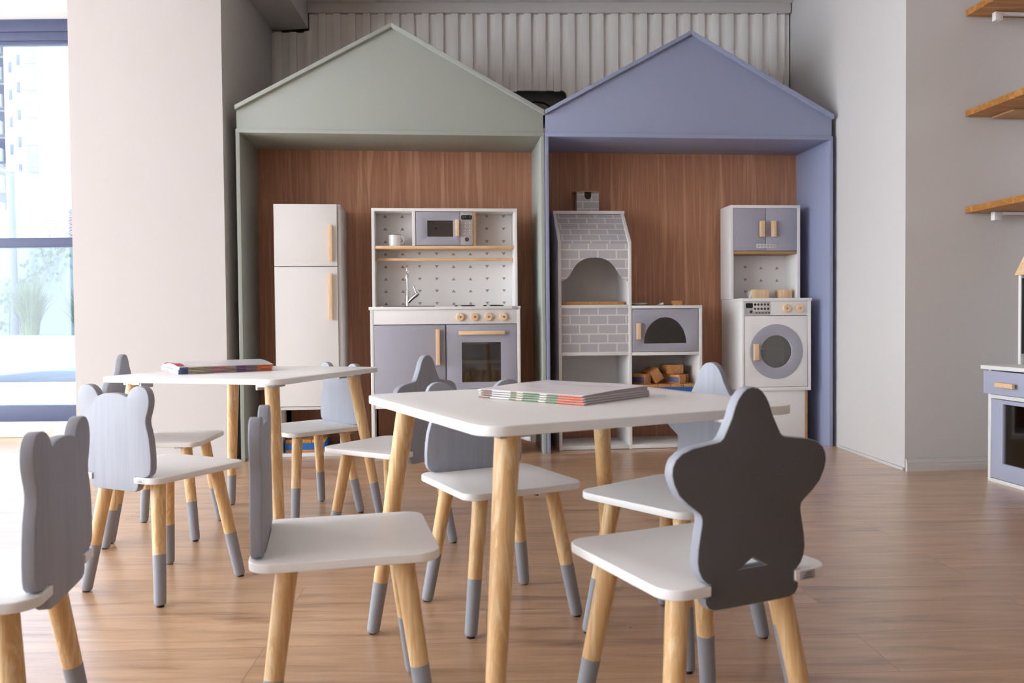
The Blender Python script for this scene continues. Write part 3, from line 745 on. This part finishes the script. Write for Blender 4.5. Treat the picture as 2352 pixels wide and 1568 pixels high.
def booklet(label, group, loc, rz, L, W, h, spine, cover, paper, dx=0, dy=0, lift=0, bulge=0):
    """folded booklet; spine along local x at y=0, pages run to +y; the fold is rounded"""
    t = thing('magazine', label, 'magazine', loc, rz, group)
    ys = [.008, .0095, .011, .014, .02]+[W*k/8 for k in range(1, 9)]
    up = [(y+dy, h*.5+h*.48*min(1, (y/.012))**.5+bulge*math.sin(PI*y/W)**1.2+lift*(y/W)**2) for y in ys]
    lo = [(y+dy, max(.0002, h*.5-h*.5*min(1, (y/.012))**.5)) for y in ys]
    e = min(.0016, h*.32)
    # page block
    mid = [(y, z-e*.5) for y, z in up[1:]]; midl = [(y, z+e*.5) for y, z in lo[1:]]
    MB().prism([(dy+.004, h*.5)]+midl+list(reversed(mid)), -L/2+dx+.0025, L/2+dx-.0025, 'x').build('pages', paper, t)
    MB().prism(up+[(y, z-e*.5) for y, z in reversed(up)], -L/2+dx, L/2+dx, 'x').build('front_cover', cover, t)
    MB().prism([(y, z+e*.5) for y, z in reversed(lo)]+[(y, z) for y, z in lo], -L/2+dx, L/2+dx, 'x').build('back_cover', cover, t)
    MB().tube([((-L/2+dx, dy+.0035, h*.5), h*.31), ((L/2+dx, dy+.0035, h*.5), h*.31)], 10).build('spine', spine, t)
    return t
# leaflets on the far table: spine faces the camera
P1 = Vector((-.9869, 2.3941)); P2 = Vector((-.7518, 2.5444)); ang1 = math.atan2(P2.y-P1.y, P2.x-P1.x); L1 = (P2-P1).length; C1 = (P1+P2)/2
rank = ['bottom', 'second from the bottom', 'third from the bottom', 'fourth from the bottom']
hh = .0043
for i in range(5):
    lab = f'folded colour leaflet on the far left table, {rank[i]} in its stack' if i < 4 else 'folded colour leaflet with curled cover, topmost on the far left table'
    b_ = booklet(lab, 'folded leaflets on the far table', (C1.x, C1.y, .4983+hh*i), ang1, L1+random.uniform(-.003, .002), .30, hh*.97, SP1, CV1, PAPER, random.uniform(-.002, .002), random.uniform(0, .002), 0, .011 if i == 4 else 0)
    if i == 4:
        MB().prism([(.02, .0062), (.06, .0110), (.12, .0140), (.2, .0125), (.27, .0055), (.27, .0045), (.2, .0105), (.12, .0115), (.06, .0085)], -L1/2-.0014, -L1/2+.02, 'x').build('inside_page', REDP, b_)['label'] = 'deep red inside page'
# magazines on the near table
Q1 = Vector((-.0667, 1.5768)); Q2 = Vector((.1230, 1.4046)); ang2 = math.atan2(Q2.y-Q1.y, Q2.x-Q1.x); L2 = (Q2-Q1).length; C2 = (Q1+Q2)/2
hh = .0042
for i in range(4):
    lab = ['bottom magazine of the stack on the near table', 'second magazine up in the stack on the near table', 'third magazine up in the stack on the near table', 'topmost pale-covered magazine of the stack on the near table'][i]
    booklet(lab, 'magazines on the near table', (C2.x, C2.y, .4983+hh*i), ang2+R(random.uniform(-.6, .6)), L2, .215, hh*.97, SP2, CV2, PAPERD, random.uniform(-.003, .003)-.003*i, random.uniform(0, .002)+.0015*i, .005 if i == 3 else 0, .0025 if i == 3 else 0)

# ------------------------------------------------------------------ right side: shelves and market stand
for z, lab in ((1.0845, 'lowest oak wall shelf at the right edge'), (1.489, 'middle oak wall shelf at the right edge'), (1.907, 'highest oak wall shelf at the right edge, cut by the frame top')):
    t = hthing('wall_shelf', lab, 'shelf', 'oak shelves on the right wall', 3.147, -.671, z)
    MB().box(0, .303, -1.25, 0, 0, .0262, .0015).build('board', SHELFW, t)
    if z != 1.489:
        for y in (-.055, -.9):
            MB().box(.085, .118, y-.012, y+.012, -.036, -.001, .002).box(.085, .303, y-.010, y+.010, -.012, -.0005, .002).box(.291, .303, y-.012, y+.012, -.09, -.001, .002).build('bracket', LAM, t)['label'] = 'white shelf bracket'
    else:
        MB().box(.11, .303, -.14, -.01, -.009, -.0005, .001).build('bracket', MDF, t)
t = hthing('toy_stove', 'pale blue and white toy stove cabinet at the right edge, before the beige wall', 'toy stove', None, 3.09, -.90)
LEN = .62; DP = .335
m = MB().box(.0, DP, -.016, 0, 0, .44, .001).box(0, DP, -LEN, -LEN+.016, 0, .44, .001).box(0, DP, -LEN+.016, -.016, 0, .0145, .001).box(0, DP, -LEN+.016, -.016, .329, .344, .001).box(DP-.006, DP, -LEN, 0, .0, .44, 0)
m.build('body', LAM, t)
MB().box(-.012, DP+.01, -LEN-.015, .029, .441, .4565, .0012).build('countertop', LAM, t)
dr = MB().box(-.016, -.002, -LEN+.004, .006, .347, .4365, .001).box(-.002, .25, -LEN+.02, -.02, .36, .43, 0).build('drawer', GREYW, t)
MB().box(-.040, -.027, -.185, -.088, .3775, .396, .002).box(-.028, -.016, -.115, -.105, .382, .392, 0).box(-.028, -.016, -.17, -.16, .382, .392, 0).build('handle', PINEX, dr)['label'] = 'pale pine handle'
d = MB().prism([(-LEN+.02, .017), (-.019, .017), (-.019, .3265), (-LEN+.02, .3265)], -.001, .013, 'x', .001, 2, [[(-LEN+.10, .08), (-.084, .08), (-.084, .311), (-LEN+.10, .311)]]).build('door', GREYW, t)
MB().box(.006, .008, -LEN+.095, -.081, .077, .314, 0).build('door_window', GLASSK, d)
MB().box(.03, DP-.01, -LEN+.02, -.02, .19, .196, 0).build('oven_rack', STEEL, t)
# hood with a roof standing at the back of the counter
MB().box(.146, .161, .014, .028, .4565, .83, .001).box(.146, .161, -.50, -.485, .4565, .83, .001).build('post', LAM, t)
MB().box(.150, .157, -.485, .014, .50, .80, 0).build('dark_panel', BLACKG, t)
MB().prism([(.042, .812), (-.08, .98), (-.40, .98), (-.522, .812)], .138, .30, 'x', .001).build('roof', PINEX, t)['label'] = 'pale pine roof board'

# ------------------------------------------------------------------ outdoors
def opaint(n, c, **k): return paint(n, c, .8, **k)
GROUND = opaint('pale_concrete', (.55, .55, .55, 1), var=.08)
GWALL = opaint('blue_grey_garden_wall', (.095, .125, .14, 1), var=.03)
struct('ground', MB().box(-60, 60, 4.92, 120, -.25, -.12, 0).box(-60, XL-.12, -30, 4.92, -.25, -.12, 0), GROUND)
o = MB().box(-14, -4.62, 11.9, 12.1, -.12, .40, .01).box(-14, -4.60, 11.85, 13.4, .40, .49, .01).build('planter_wall', opaint('white_render', (.78, .78, .77, 1), var=.03)); tag(o, 'low white rendered planter wall outside the window', 'planter')
o = MB().box(-9, -4, 11.0, 11.88, -.12, .03, .01).build('bench_step', opaint('grey_kerb', (.10, .115, .14, 1), var=.05)); tag(o, 'low grey step before the planter wall outside', 'step')
struct('garden_wall', MB().box(-16, -2, 13.5, 13.7, -.12, 2.02, 0), GWALL)
LEAF = opaint('leaf_green', (.03, .06, .045, 1), var=.3); GRASSM = opaint('grass_green', (.05, .085, .04, 1), var=.35)
def grass(label, x, y, z, h, n, spread):
    m = MB()
    for k in range(n):
        a = random.uniform(0, 2*PI); r = random.uniform(0, .12); f = spread*random.uniform(.15, 1); hh = h*random.uniform(.55, 1)
        p = Vector((r*math.cos(a), r*math.sin(a), 0)); q = Vector((math.cos(a), math.sin(a), 0)); s = Vector((-q.y, q.x, 0))*.012
        pr = None
        for i in range(5):
            t_ = i/4; c = p+q*(f*t_**1.8)+Vector((0, 0, hh*(t_-.22*t_**3*f/spread)))
            w = s*(1-t_*.95)
            if pr: m.quad(pr[0], pr[1], c+w, c-w)
            pr = (c-w, c+w)
    o = m.build('grass_clump', GRASSM); o.location = (x, y, z); return tag(o, label, 'plant', 'grass clumps in the planter')
grass('large bushy grass clump in the planter, left of the other', -7.50, 12.6, .502, 1.05, 420, .48)
grass('smaller grass clump in the planter, nearer the white pillar', -6.66, 12.6, .502, .9, 330, .42)
o = MB().box(-9, -4.7, 11.95, 13.3, .49, .502, .002).build('planter_soil', GRASSM); tag(o, 'strip of grassy soil in the planter outside', 'soil', kind='stuff')
def vine(label, pts, n, spread):
    m = MB(); 
    for a, b in zip(pts, pts[1:]): m.tube([(a, .008), (b, .008)], 6)
    for k in range(n):
        i = random.randrange(len(pts)-1); c = Vector(pts[i]).lerp(Vector(pts[i+1]), random.random())+Vector((random.gauss(0, spread), random.uniform(-.06, 0), random.gauss(0, spread)))
        r = random.uniform(.03, .055); a = random.uniform(0, 2*PI); tl = random.uniform(-.5, .5)
        X = Vector((math.cos(a), tl*.4, math.sin(a)))*r; Y = Vector((-math.sin(a), .3, math.cos(a)))*r*.7
        m.quad(c-X, c+Y, c+X, c-Y)
    o = m.build('climbing_vine', LEAF); return tag(o, label, 'vine', 'vines on the garden wall')
vine('leafy vine climbing the garden wall at the window left edge', [(-8.35, 13.45, .505), (-8.3, 13.42, 1.3), (-7.7, 13.42, 1.6), (-7.5, 13.42, 2.0)], 190, .14)
vine('thin leafy vine drooping along the garden wall right of the post', [(-6.66, 13.44, .505), (-6.7, 13.44, 1.0), (-6.9, 13.44, 2.0), (-6.95, 13.43, 1.6), (-6.85, 13.43, 1.32), (-6.4, 13.43, 1.40), (-6.18, 13.43, 1.6), (-6.12, 13.43, 2.0)], 90, .05)
t = thing('lamp_post', 'thin blue-grey street lamp post seen through the window', 'lamp post', (-8.10, 13.2, .503))
LP = opaint('blue_grey_steel', (.055, .065, .12, 1), var=.05)
MB().tube([((0, 0, 0), .06), ((0, 0, 2.65), .045)], 12).build('pole', LP, t)
MB().tube([((0, 0, 2.6), .03), ((-.25, 0, 2.72), .028), ((-.6, 0, 2.82), .025)], 10).box(-1.0, -.55, -.09, .09, 2.78, 2.86, .02).build('lamp_arm', LP, t)
t = thing('tiled_house', 'low house with a red tiled roof beyond the garden wall', 'house', (-11.0, 20, -.12))
TILE = opaint('clay_roof_tiles', (.115, .088, .085, 1), var=.2)
MB().box(-6, 1.1, 0, 7, 0, 2.75, .02).build('house_wall', opaint('cream_render', (.62, .58, .52, 1), var=.04), t)
m = MB()
nc = 46
for j in range(7):
    z0 = 2.75+j*.14; y0 = -.4+j*.42
    xe = 1.5-j*.25
    for i in range(nc):
        x0 = -6+i*.17
        if x0 > xe: break
        m.tube([((x0, y0, z0+.05), .085), ((x0, y0+.47, z0+.20), .075)], 8)
m.quad((-6, -.4, 2.72), (1.6, -.4, 2.72), (0, 2.6, 3.70), (-6, 2.6, 3.70)); m.quad((1.6, -.4, 2.72), (1.6, 7.4, 2.72), (0, 2.6, 3.70), (0, 2.6, 3.70001))
m.build('tiled_roof', TILE, t)
o = MB().box(-26, -6.9, 28, 30, -.12, 4.65, .02).build('flat_roofed_building', opaint('grey_parapet', (.10, .11, .135, 1), var=.12)); tag(o, 'long flat grey building behind the tiled roof', 'building')
TS = opaint('pale_grey_panel', (.15, .155, .165, 1), var=.04)
t = thing('apartment_tower', 'tall white apartment tower with balconies seen through the window', 'building', (-52.6, 90, -.12))
TW = opaint('white_facade', (.30, .31, .33, 1), var=.02); TG = opaint('tower_window_glass', (.085, .10, .15, 1), var=.1)
MB().box(-3.2, .5, 0, 14, 0, 46, 0).box(-26, -3.2, 1.4, 14, 0, 46, 0).build('tower_body', TW, t)
for k in range(12):
    z = 7.2+k*3.0
    for x in (-2.5, -1.6): MB().box(x-.17, x+.17, -.06, .06, z+(.5 if x < -2 else 1.3), z+1.15+(.5 if x < -2 else 1.3), .02).build('window', TG, t)
    MB().box(-.9, .48, -.06, .0, z-1.5, z+1.47, 0).build('corner_panel', TS, t)
    b_ = MB().box(-7.6, -3.6, -.6, 1.4, z-.2, z+1.2, .03).build('balcony', TW, t)
    MB().box(-7.3, -4.0, 1.32, 1.42, z+1.2, z+2.55, .02).build('balcony_window', TG, b_)

# ------------------------------------------------------------------ light
W = bpy.data.worlds.new('World'); S.world = W; W.use_nodes = True
nt = W.node_tree; bg = nt.nodes['Background']
tc = N(nt, 'ShaderNodeTexCoord'); sp = N(nt, 'ShaderNodeSeparateXYZ'); nt.links.new(tc.outputs['Generated'], sp.inputs[0])
r = ramp(nt, sp.outputs['Z'], [(.0, (.90, .96, 1.0, 1)), (.35, (.82, .91, 1.0, 1)), (1, (.58, .76, 1.0, 1))])
nt.links.new(r.outputs[0], bg.inputs['Color'])
bg.inputs['Strength'].default_value = 3.2
sun = bpy.data.lights.new('Sun', 'SUN'); sun.energy = 4.5; sun.angle = R(2); sun.color = (1, .97, .93)
so = bpy.data.objects.new('Sun', sun); COL.objects.link(so)
so.rotation_euler = Vector((.22, .42, -1.0)).to_track_quat('-Z', 'Y').to_euler()
def portal(name, loc, rot, sx, sy):
    l = bpy.data.lights.new(name, 'AREA'); l.shape = 'RECTANGLE'; l.size = sx; l.size_y = sy; l.cycles.is_portal = True
    o = bpy.data.objects.new(name, l); COL.objects.link(o); o.location = loc; o.rotation_euler = rot
portal('window_portal', (XL-.1, (YG+YW)/2, 1.15), (0, R(-90), 0), 2.3, YW-YG)
portal('window_portal', ((XL-1.96)/2, YW+.12, 1.25), (R(-90), 0, 0), -1.96-XL, 2.3)

# ------------------------------------------------------------------ camera
cam = bpy.data.cameras.new('Camera'); cam.sensor_width = 36; cam.lens = 1858.787/2352*36
co = bpy.data.objects.new('Camera', cam); COL.objects.link(co)
co.matrix_world = Matrix.Translation((0, 0, .647)) @ Matrix.Rotation(R(90-1.42565), 4, 'X') @ Matrix.Rotation(R(-.52542), 4, 'Z')
cam.dof.use_dof = True; cam.dof.focus_distance = 3.1; cam.dof.aperture_fstop = 8.0
cam.clip_end = 400
S.camera = co
S.cycles.use_denoising = True; S.cycles.use_adaptive_sampling = True; S.cycles.adaptive_threshold = .08
S.cycles.max_bounces = 7; S.cycles.diffuse_bounces = 4; S.cycles.glossy_bounces = 3; S.cycles.transparent_max_bounces = 12
S.view_settings.view_transform = 'Standard'; S.view_settings.look = 'None'; S.view_settings.gamma = 1; S.view_settings.use_curve_mapping = False
S.view_settings.exposure = 1.98
